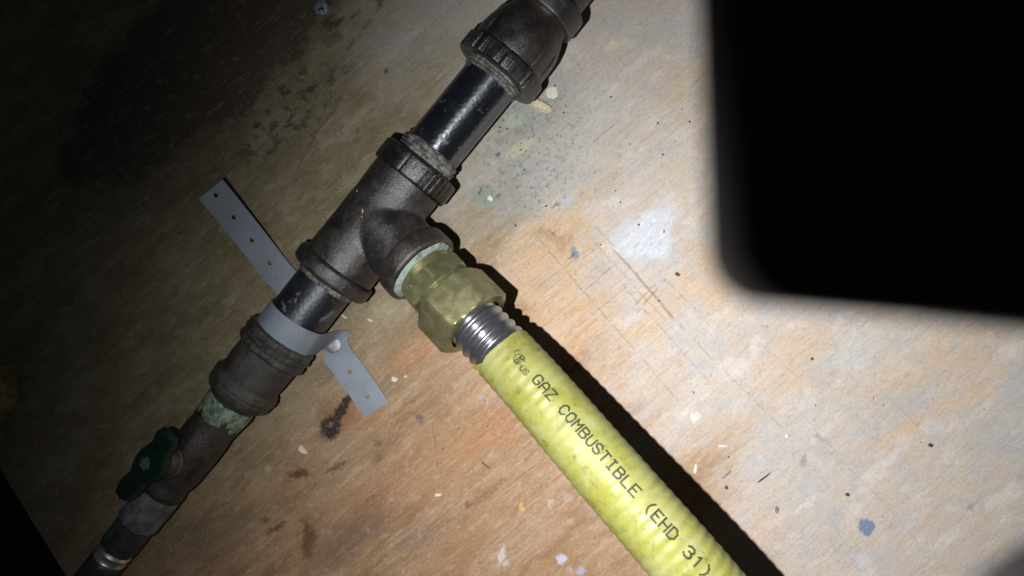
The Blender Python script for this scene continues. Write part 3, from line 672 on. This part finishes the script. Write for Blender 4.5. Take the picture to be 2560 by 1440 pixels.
def jr(s, a=0.0):
    rip = 0.20*math.cos(2*math.pi*(s-S_J)/PITCH)
    k = 0.72+0.28*min(1, max(0, 0.5+0.9*nz(s*0.035, math.cos(a)*0.9, math.sin(a)*0.9)))
    sw = 0.13*nz(s*0.02, math.cos(a)*0.7+5, math.sin(a)*0.7)
    return 16.75+0.55*min(1, (s-S_J)/120)+rip*k+sw
# corrugated steel
V = []; Fc = []; seg = 72; s = 0.0; rows = 0
while s < S_J+9:
    c, T, e1_, e2_ = hframe(s)
    ph = (s/PITCH) % 1.0
    r = 13.9+2.35*max(0.0, 0.5-0.5*math.cos(2*math.pi*ph))**0.55
    for k in range(seg):
        a = 2*math.pi*k/seg; V.append(c+(e1_*math.sin(a)+e2_*math.cos(a))*r)
    rows += 1; s += PITCH/16
for i in range(rows-1):
    for k in range(seg): Fc.append((i*seg+k, (i+1)*seg+k, (i+1)*seg+(k+1) % seg, i*seg+(k+1) % seg))
obj('corrugated_tube', V, Fc, STEEL, hose)['label'] = 'bare corrugated steel tube between nut and jacket'
# jacket, with wall thickness and a slightly ragged cut
V = []; Fc = []; seg = 96; rows = 0
def cut(a): return 0.9*nz(math.cos(a)*1.6, math.sin(a)*1.6, 2.2)+0.35*nz(math.cos(a)*7, math.sin(a)*7, 4)
prof = [(S_J+6, -1.0), (S_J+2.5, -0.95), (S_J+0.2, -0.9), (S_J, -0.45), (S_J+0.25, -0.02)]
svals = []
s = S_J+0.9
while s < 330: svals.append(s); s += 0.75 if s < 250 else 3
allr = [(a_, b_, True) for a_, b_ in prof]+[(x, 0.0, False) for x in svals]
while s < HLEN: allr.append((s, 0.0, False)); s += 6
for sv, dr, edge in allr:
    for k in range(seg):
        a = 2*math.pi*k/seg
        q = sv+cut(a)*max(0, 1-(sv-S_J)/6)
        c, T, e1_, e2_ = hframe(q)
        V.append(c+(e1_*math.sin(a)+e2_*math.cos(a))*(jr(max(q, S_J), a)+dr))
for i in range(len(allr)-1):
    for k in range(seg): Fc.append((i*seg+k, (i+1)*seg+k, (i+1)*seg+(k+1) % seg, i*seg+(k+1) % seg))
jacket = obj('hose_jacket', V, Fc, YEL, hose); jacket['label'] = 'dirty yellow plastic jacket with black print'
# torn lip left by the knife
def onj(s, a, h=0.0):
    c, T, e1_, e2_ = hframe(s); return c+(e1_*math.sin(a)+e2_*math.cos(a))*(jr(max(s, S_J), a)+h)
fa = -0.92
tip = [onj(S_J+0.6, fa-0.16, 0.05), onj(S_J+0.6, fa+0.30, 0.05), onj(S_J-1.6, fa+0.10, 0.9), onj(S_J-4.2, fa-0.14, 1.7), onj(S_J-2.0, fa-0.20, 0.9)]
tip2 = [v_+Vector((0, 0, -0.8)) for v_ in tip]
obj('torn_lip', tip+tip2, [(0, 1, 2, 3, 4), (9, 8, 7, 6, 5)]+[(i, (i+1) % 5, (i+1) % 5+5, i+5) for i in range(5)], YEL, jacket, smooth=False)
# print on the jacket, single stroke letters
GL = {
 'G': [[(4, 4.6), (3.2, 6), (1.2, 6), (0, 4.8), (0, 1.4), (1, 0), (3, 0), (4, 1.2), (4, 2.6), (2.6, 2.6)]],
 'A': [[(0, 0), (0, 4.3), (1.2, 6), (2.8, 6), (4, 4.3), (4, 0)], [(0, 2.6), (4, 2.6)]],
 'Z': [[(0, 6), (4, 6), (0.2, 0), (4, 0)]],
 'C': [[(4, 4.6), (3.0, 6), (1.1, 6), (0, 4.6), (0, 1.4), (1.1, 0), (3.0, 0), (4, 1.4)]],
 'O': [[(1.1, 0), (0, 1.4), (0, 4.6), (1.1, 6), (2.9, 6), (4, 4.6), (4, 1.4), (2.9, 0), (1.1, 0)]],
 'M': [[(0, 0), (0, 6), (2, 3.2), (4, 6), (4, 0)]],
 'B': [[(0, 0), (0, 6), (3, 6), (3.9, 5.1), (3.9, 4.1), (3, 3.2), (0, 3.2)], [(3, 3.2), (4, 2.2), (4, 1), (3, 0), (0, 0)]],
 'U': [[(0, 6), (0, 1.4), (1.1, 0), (2.9, 0), (4, 1.4), (4, 6)]],
 'S': [[(3.9, 5), (2.9, 6), (1.1, 6), (0, 5), (0, 4), (1, 3.1), (3, 2.9), (4, 2), (4, 1), (2.9, 0), (1.1, 0), (0, 1)]],
 'T': [[(0, 6), (4, 6)], [(2, 6), (2, 0)]],
 'I': [[(2, 0), (2, 6)], [(0.9, 6), (3.1, 6)], [(0.9, 0), (3.1, 0)]],
 'L': [[(0, 6), (0, 0), (3.8, 0)]],
 'E': [[(4, 6), (0, 6), (0, 0), (4, 0)], [(0, 3.1), (3, 3.1)]],
 'H': [[(0, 0), (0, 6)], [(4, 0), (4, 6)], [(0, 3.1), (4, 3.1)]],
 'D': [[(0, 0), (0, 6), (2.6, 6), (4, 4.4), (4, 1.6), (2.6, 0), (0, 0)]],
 '(': [[(3, 6.6), (1.7, 5), (1.2, 3), (1.7, 1), (3, -0.6)]],
 ')': [[(1, 6.6), (2.3, 5), (2.8, 3), (2.3, 1), (1, -0.6)]],
 '3': [[(0, 5.2), (1, 6), (3, 6), (3.9, 5), (3.9, 4.1), (3, 3.2), (1.6, 3.2)], [(3, 3.2), (4, 2.2), (4, 1), (3, 0), (1, 0), (0, 0.8)]],
 '1': [[(0.9, 4.9), (2.2, 6), (2.2, 0)]],
}
PH0 = 0.30                                     # print line sits a little to the right of the crest
lay = [0]
def strokes(polys, s0, v0, k, wd, V, Fc):
    for poly in polys:
        for (x0, y0), (x1, y1) in zip(poly[:-1], poly[1:]):
            d = Vector((x1-x0, y1-y0))*k; ln_ = d.length
            if ln_ < 1e-6: continue
            d /= ln_; pn = Vector((-d.y, d.x)); m = max(1, int(ln_/0.5)); lay[0] += 1
            h = 0.10+0.004*(lay[0] % 7)
            base = len(V)
            for i in range(m+1):
                f = -wd*0.45+(ln_+wd*0.9)*i/m
                for sg in (-1, 1):
                    u = x0*k+d.x*f+pn.x*sg*wd/2; v_ = y0*k+d.y*f+pn.y*sg*wd/2
                    wob = 0.06*nz(u*2+s0, v_*2, 3)
                    V.append(onj(s0+u+wob, PH0+(v0+v_+wob)/17.0, h))
            for i in range(m): Fc.append((base+2*i, base+2*i+1, base+2*i+3, base+2*i+2))
TS0 = 54.0; TP = 4.83; TK = 0.84
V = []; Fc = []
for i, ch in enumerate('GAZ COMBUSTIBLE (EHD 31)'):
    if ch != ' ': strokes(GL[ch], TS0+i*TP, -3*TK, TK, 0.92, V, Fc)
obj('lettering', V, Fc, INK, jacket, smooth=True)['label'] = 'black printed words GAZ COMBUSTIBLE (EHD 31)'
V = []; Fc = []
octo = [(2.0+2.9*math.cos(math.pi*(i/4.5)+0.3), 3+2.9*math.sin(math.pi*(i/4.5)+0.3)) for i in range(10)]
strokes([octo[:9], [(1.0, 4.6), (1.9, 4.9), (1.2, 3.6), (2.1, 3.8)], [(2.4, 3.4), (3.2, 4.8), (3.7, 3.2)], [(2.7, 3.9), (3.5, 3.8)], [(0.3, 2.6), (1.0, 1.9), (2.0, 2.7), (2.9, 1.8), (3.7, 2.4)], [(0.9, 1.2), (1.6, 0.8), (2.5, 1.3), (3.1, 0.8)]], TS0-14.2, -2.9, 0.98, 0.5, V, Fc)
strokes([[(-1.6, 6.0), (-2.6, 5.6), (-2.9, 4.4), (-2.2, 3.6)]], TS0-14.2, -2.9, 0.98, 0.4, V, Fc)
strokes([[(5.6, 1.1), (5.8, 1.3)]], TS0-14.2, -2.9, 0.98, 0.75, V, Fc)
strokes(GL['U'], TS0-8.3, -3.3, 0.46, 0.5, V, Fc)
strokes(GL['S'], TS0-5.6, -3.3, 0.46, 0.5, V, Fc)
obj('certification_mark', V, Fc, INK, jacket, smooth=True)['label'] = 'small printed certification emblem with letters US'

# ------------------------------------------------------------------ strap
SR = 73.5/S30+0.9
def arc(phi, t): 
    c = axis(t); return c+(NX*math.cos(phi)+ZX*math.sin(phi))*SR
wA = Vector((0.777, 0.63, 0)).normalized(); wB = AX; wC = Vector((0.836, 0.55, 0)).normalized()
pts = [(U(527, 472, 26), wA), (U(580, 537, 20), wA), (U(640, 612, 13), wA), (U(690, 676, 6), wA), (U(722, 718, 3), (wA*0.85+wB*0.15).normalized()), (axis(-168)-NX*(SR-3.0)+Vector((0, 0, -25)), (wA*0.4+wB*0.6).normalized()), (axis(-184)-NX*(SR+0.3)+Vector((0, 0, -12)), wB)]
for ph, t in ((175, -188), (150, -190), (120, -190), (90, -189), (60, -187), (30, -184), (8, -181)): pts.append((arc(math.radians(ph), t), wB))
pts += [(axis(-175)+NX*(SR+0.3)+Vector((0, 0, -13)), (wB*0.9+wC*0.1).normalized()), (axis(-168)+NX*(SR+1.0)+Vector((0, 0, -24)), (wB*0.55+wC*0.45).normalized()), (axis(-160)+NX*(SR+4.5)+Vector((0, 0, -28)), (wB*0.25+wC*0.75).normalized()), (U(840, 878, 1.6), wC), (U(876, 930, 1.6), wC), (U(920, 992, 1.2), wC), (U(941, 1025, 1.0), wC)]
cp_ = catmull([a for a, b in pts], 12); wd_ = catmull([b for a, b in pts], 12)
sl = [0.0]
for i in range(1, len(cp_)): sl.append(sl[-1]+(cp_[i]-cp_[i-1]).length)
SL = sl[-1]
def spt(s, t):
    i = min(len(sl)-1, max(1, bisect.bisect_right(sl, s))); f = (s-sl[i-1])/max(1e-9, sl[i]-sl[i-1])
    c = cp_[i-1].lerp(cp_[i], f); wv = wd_[i-1].lerp(wd_[i], f).normalized()
    return c+wv*t
def s_near(p):
    best = min(range(len(cp_)), key=lambda i: (Vector(cp_[i])-p).length); return sl[best]
HW = 9.0
holes = sorted([s_near(U(539, 487, 24)), s_near(U(582, 542, 20)), s_near(U(628, 599, 14)), s_near(U(675, 657, 8)), s_near(U(878, 926, 1.6)), s_near(U(920, 991, 1.2))])
V = []; Fc = []
def addquad_strip(s0, s1):
    n = max(1, int((s1-s0)/1.0)); m = 8; b = len(V)
    for i in range(n+1):
        for j in range(m+1): V.append(spt(s0+(s1-s0)*i/n, -HW+2*HW*j/m))
    for i in range(n):
        for j in range(m): Fc.append((b+(i+1)*(m+1)+j, b+(i+1)*(m+1)+j+1, b+i*(m+1)+j+1, b+i*(m+1)+j))
cur = 0.0; HR = 1.35; HB = 4.0
for h in holes:
    if h-HB > cur: addquad_strip(cur, h-HB)
    b = len(V); nn = 32
    for rr in (None, 2.2, HR):
        for k in range(nn):
            a = 2*math.pi*k/nn; x, y = math.cos(a), math.sin(a)
            if rr is None:
                q_ = ((k+4) % 32)/8.0; sd_ = int(q_); f_ = (q_-sd_)*2-1     # 8 steps along each side of the cell
                uu, vv = ((1, f_), (-f_, 1), (-1, -f_), (f_, -1))[sd_]
                V.append(spt(h+uu*HB, vv*HW))
            else: V.append(spt(h+x*rr, y*rr))
    for L in range(2):
        for k in range(nn): Fc.append((b+L*nn+k, b+L*nn+(k+1) % nn, b+(L+1)*nn+(k+1) % nn, b+(L+1)*nn+k))
    cur = h+HB
addquad_strip(cur, SL)
wl = {}; V2_ = []; idx = []
for v_ in V:
    k = (round(v_.x*50), round(v_.y*50), round(v_.z*50))
    if k not in wl: wl[k] = len(V2_); V2_.append(v_)
    idx.append(wl[k])
V = V2_; Fc = [tuple(idx[i] for i in f) for f in Fc]
strap = obj('pipe_strap', V, Fc, STRAP, origin=U(835, 880, 0), smooth=False)
so = strap.modifiers.new('thick', 'SOLIDIFY'); so.thickness = 0.0007; so.offset = 0
tag(strap, 'grey perforated strap bent over the pipe below the tee', 'pipe strap')

def disc_head(name, c, d, prof, mat, label, cat, group=None, seg=40, wob=0.0):
    ea = d.orthogonal().normalized(); eb = d.cross(ea); V = []; Fc = []
    for t, r in prof:
        for k in range(seg):
            a = 2*math.pi*k/seg; rr = r*(1+wob*nz(math.cos(a)*2, math.sin(a)*2, 7)); V.append(c+d*t+(ea*math.sin(a)+eb*math.cos(a))*rr)
    m = len(prof)
    for i in range(m-1):
        for k in range(seg): Fc.append((i*seg+k, i*seg+(k+1) % seg, (i+1)*seg+(k+1) % seg, (i+1)*seg+k))
    Fc.append(tuple((m-1)*seg+k for k in range(seg))); Fc.append(tuple(range(seg-1, -1, -1)))
    o = obj(name, V, Fc, mat, origin=Vector((c.x, c.y, 0)), autosm=45); return tag(o, label, cat, group)
disc_head('nail', U(833, 862, 2.2), Vector((0.05, 0.04, 1)).normalized(), [(-9, 1.6), (0, 1.6), (0.05, 5.0), (0.35, 5.3), (0.9, 5.25), (1.15, 4.7), (1.2, 2.0)], ZINC, 'flat round nail head holding the strap to the board', 'nail', wob=0.03)
# screw at the top
scr = empty('screw', U(806, 20, 0), 'dull bluish screw head in the dark wood at the top edge', 'screw')
def part_disc(name, c, d, prof, mat, parent, seg=32):
    ea = d.orthogonal().normalized(); V, Fc = closed_tube(c, d, ea, d.cross(ea), prof, seg); return obj(name, V, Fc, mat, parent, autosm=40)
sdv = Vector((-0.12, -0.1, 1)).normalized()
part_disc('shank', U(806, 20, 0), sdv, [(-8, 1.8), (1.2, 1.8)], ZINC2, scr, 16)
part_disc('head', U(806, 20, 1), sdv, [(0, 4.6), (0.8, 5.0), (1.8, 4.8), (2.6, 3.9), (2.9, 2.6)], ZINC2, scr)
bxd = U(806, 20, 4.0)
for ang in (0.4, 1.97):
    dx = Vector((math.cos(ang), math.sin(ang), 0)); dy = Vector((-dx.y, dx.x, 0))
    V = [bxd+dx*sx_*3.0+dy*sy_*0.45+Vector((0, 0, sz_)) for sz_ in (-0.8, -0.02) for sx_, sy_ in ((-1, -1), (1, -1), (1, 1), (-1, 1))]
    obj('recess', V, [(0, 3, 2, 1), (4, 5, 6, 7), (0, 1, 5, 4), (1, 2, 6, 5), (2, 3, 7, 6), (3, 0, 4, 7)], DARKBIT, scr, smooth=False)

# ------------------------------------------------------------------ offcut of wood at the left edge
V = []; bc = [U(-190, 905, 0), U(36, 912, 0), U(50, 965, 0), U(46, 1010, 0), U(8, 1050, 0), U(-190, 1075, 0)]
V = [Vector((p.x, p.y, 0)) for p in bc]+[Vector((p.x, p.y, 14+0.5*nz(p.x, p.y, 1))) for p in bc]
nb = len(bc)
blk = obj('wood_offcut', V, [tuple(range(nb)), tuple(range(2*nb-1, nb-1, -1))]+[(i, i+nb, (i+1) % nb+nb, (i+1) % nb) for i in range(nb)], BLOCK, origin=U(0, 980, 0), smooth=False, bevel=0.8)
tag(blk, 'rough yellowish wood offcut at the dark left edge', 'wood')

# ------------------------------------------------------------------ black panel close to the lens, far out of focus
ZP = 395.0
ol = [(1728, -420), (1744, 0), (1758, 400), (1766, 600)]
cxy = (1908, 616)
for i in range(1, 9):
    a = math.pi-i/9*(math.pi/2-0.09); ol.append((cxy[0]+142*math.cos(a), cxy[1]+148*math.sin(a)))
ol += [(1945, 767), (2250, 794), (2600, 834), (2720, 860), (2780, 1000), (2720, 1240), (2600, 1330), (2500, 1385), (2430, 1440), (2380, 1700), (3500, 1700), (3500, -420)]
PO = [U(x, y, ZP) for x, y in ol]; npn = len(PO)
V = [Vector((p.x, p.y, ZP)) for p in PO]+[Vector((p.x, p.y, ZP+8)) for p in PO]
pan = obj('black_panel', V, [tuple(range(npn)), tuple(range(2*npn-1, npn-1, -1))]+[(i, i+npn, (i+1) % npn+npn, (i+1) % npn) for i in range(npn)], BLACK, origin=U(2300, 300, ZP), smooth=False, bevel=0.25)
tag(pan, 'black out of focus panel with a rounded corner filling the upper right', 'panel')

# ------------------------------------------------------------------ crumbs, splinters and grit on the board
def chip(name, px, py, ln_, wd, ang, mat, label, cat, th=0.8, seed=0, group='debris on the board', nn=9, tilt=0.0, rag=0.25, z0=0.0):
    rnd = random.Random(seed*31+int(px)); c = U(px, py, 0)
    a0_ = math.radians(-ang); dx = Vector((math.cos(a0_), math.sin(a0_), 0)); dy = Vector((-dx.y, dx.x, 0))
    lo_, hi = [], []
    for k in range(nn):
        a = 2*math.pi*k/nn; q = 1+rag*(rnd.random()-0.5)*2
        x = math.copysign(abs(math.cos(a))**0.7, math.cos(a))*ln_/8*q; y = math.copysign(abs(math.sin(a))**0.7, math.sin(a))*wd/8*q
        zt = tilt*(x/(ln_/8)+1)*0.5
        lo_.append(c+dx*x*1.05+dy*y*1.05+Vector((0, 0, z0+0.02+zt))); hi.append(c+dx*x*0.85+dy*y*0.85+Vector((0, 0, z0+zt+th*(0.7+0.6*rnd.random()))))
    o = obj(name, lo_+hi, [tuple(range(nn-1, -1, -1)), tuple(nn+i for i in range(nn))]+[(i, (i+1) % nn, nn+(i+1) % nn, nn+i) for i in range(nn)], mat, origin=c, smooth=False)
    return tag(o, label, cat, group)
chip('paint_flake', 1380, 232, 30, 30, 80, PAPER, 'square off white flake beside the bell reducer', 'flake', 0.5, 1, nn=8, rag=0.08, tilt=1.2)
chip('wood_splinter', 1333, 256, 92, 22, 27, PALE, 'pale wood splinter under the rim of the bell reducer', 'splinter', 1.6, 2, nn=10, tilt=1.5)
chip('wood_splinter', 1528, 106, 32, 7, -32, PALE, 'small pale splinter on the bare board right of the pipe end', 'splinter', 0.6, 3)
chip('crumb', 756, 1124, 28, 13, 40, WHITE, 'cream crumb below the scorched mark', 'crumb', 1.0, 4)
chip('crumb', 985, 948, 16, 13, 10, WHITE, 'white crumb beside the right tail of the strap', 'crumb', 0.7, 5)
chip('crumb', 1014, 941, 9, 6, -30, WHITE, 'tiny cream crumb right of the white one beside the strap', 'crumb', 0.5, 6)
chip('crumb', 1226, 497, 18, 14, 45, PAPER, 'pale crumb on the grey green stain right of the tee', 'crumb', 1.0, 7)
chip('crumb', 1510, 613, 11, 12, 0, PALE, 'yellowish crumb below the blue grey paint smear', 'crumb', 0.6, 8)
chip('wood_shaving', 860, 733+58, 17, 6, 33, WHITE, 'short pale shaving nearest the pipe, above the strap nail', 'shaving', 0.5, 9)
chip('wood_shaving', 925, 800, 14, 6, 20, WHITE, 'short pale shaving between pipe and brass nut', 'shaving', 0.5, 10)
chip('metal_sliver', 1739, 1173, 7, 26, 5, SHINY, 'bright sliver right of the hose shadow', 'sliver', 0.4, 11)
chip('metal_sliver', 1966, 1090, 6, 12, 10, SHINY, 'small bright sliver on the pale wood at right', 'sliver', 0.4, 12)
chip('metal_sliver', 1810, 1116, 24, 5, 0, SHINY, 'thin bright sliver lying level near the hose', 'sliver', 0.3, 13)
chip('grit', 1942, 1274, 10, 15, 0, GREYBIT, 'oval grey grit grain on the pale wood', 'grit', 0.5, 14)
chip('grit', 2119, 1236, 11, 8, 10, DARKBIT, 'dark grit grain above the blue paint spot', 'grit', 0.6, 15)
chip('grit', 2327, 1113, 13, 10, 40, DARKBIT, 'dark grit grain farthest right on the board', 'grit', 0.7, 16)
chip('grit', 1816, 1219, 8, 8, 0, DARKBIT, 'round dark grit grain beside the hose shadow', 'grit', 0.6, 17)
chip('grit', 1694, 686, 13, 9, 30, DARKBIT, 'dark brown crumb below the black panel corner', 'grit', 0.7, 18)
chip('grit', 2030, 897, 7, 7, 0, DARKBIT, 'dark grit dot on the tan streak below the black panel', 'grit', 0.5, 19)
chip('wood_sliver', 1912, 1193, 42, 5, -38, DARKBIT, 'thin dark sliver on the pale wood', 'sliver', 0.3, 20)
chip('wood_sliver', 1816, 1188, 34, 5, -42, GREYBIT, 'thin grey sliver between hose shadow and dark sliver', 'sliver', 0.3, 21)
chip('wood_sliver', 1213, 1162, 26, 4, 38, DARKBIT, 'thin dark curl left of the hose', 'sliver', 0.3, 22)
chip('crumb', 1096, 1237, 16, 8, -10, WHITE, 'small white chip on bare wood left of the hose', 'crumb', 0.5, 23)
for px_, py_, zz, r_ in ((906, 527, 52.6, 0.9), (904, 541, 52.6, 0.5), (921, 562, 52.4, 0.4), (892, 476, 50.0, 0.55)):  # white flecks modelled in place of tiny glints on the tee
    c = U(px_, py_, zz); V = [c+Vector((math.cos(k)*r_*0.6, math.sin(k)*r_*1.4, -0.6)) for k in (0, 1.1, 2.2, 3.3, 4.3, 5.2)]+[c+Vector((0.1, 0.2, 0.35))]
    obj('glint_fleck', V, [(k, (k+1) % 6, 6) for k in range(6)], WHITE, tee, smooth=False)
# fine grit nobody could count
V = []; Fc = []
rnd = random.Random(99)
def speck(px, py, r):
    c = U(px, py, 0); b = len(V); n = 6; ph = rnd.random()*6; st = 0.6+0.8*rnd.random()
    for k in range(n):
        a = 2*math.pi*k/n+ph; V.append(c+Vector((math.cos(a)*r*st, math.sin(a)*r/st, 0.01)))
    V.append(c+Vector((0, 0, r*0.7)))
    for k in range(n): Fc.append((b+k, b+(k+1) % n, b+n))
for i in range(80):
    x = rnd.gauss(1345, 120); y = rnd.gauss(370, 120); speck(x, y, 0.18+0.6*rnd.random()**4)
for i in range(90):
    speck(rnd.uniform(480, 2560), rnd.uniform(0, 1440), 0.16+0.4*rnd.random()**4)
for i in range(35):
    speck(rnd.gauss(2000, 220), rnd.gauss(1150, 150), 0.2+0.45*rnd.random()**3)
for x, y in ((1527, 242), (1645, 308), (1724, 304), (1657, 386), (1597, 562), (1660, 578), (1250, 318), (1268, 322), (1648, 752)): speck(x, y, 0.75)
gr = obj('fine_grit', V, Fc, DARKBIT, smooth=False); tag(gr, 'fine dark grit scattered over the board', 'grit', kind='stuff')
V = []; Fc = []
for i in range(25):
    speck(rnd.uniform(600, 2560), rnd.uniform(40, 1440), 0.2+0.35*rnd.random()**3)
gr2 = obj('fine_dust', V, Fc, WHITE, smooth=False); tag(gr2, 'fine pale dust scattered over the board', 'dust', kind='stuff')
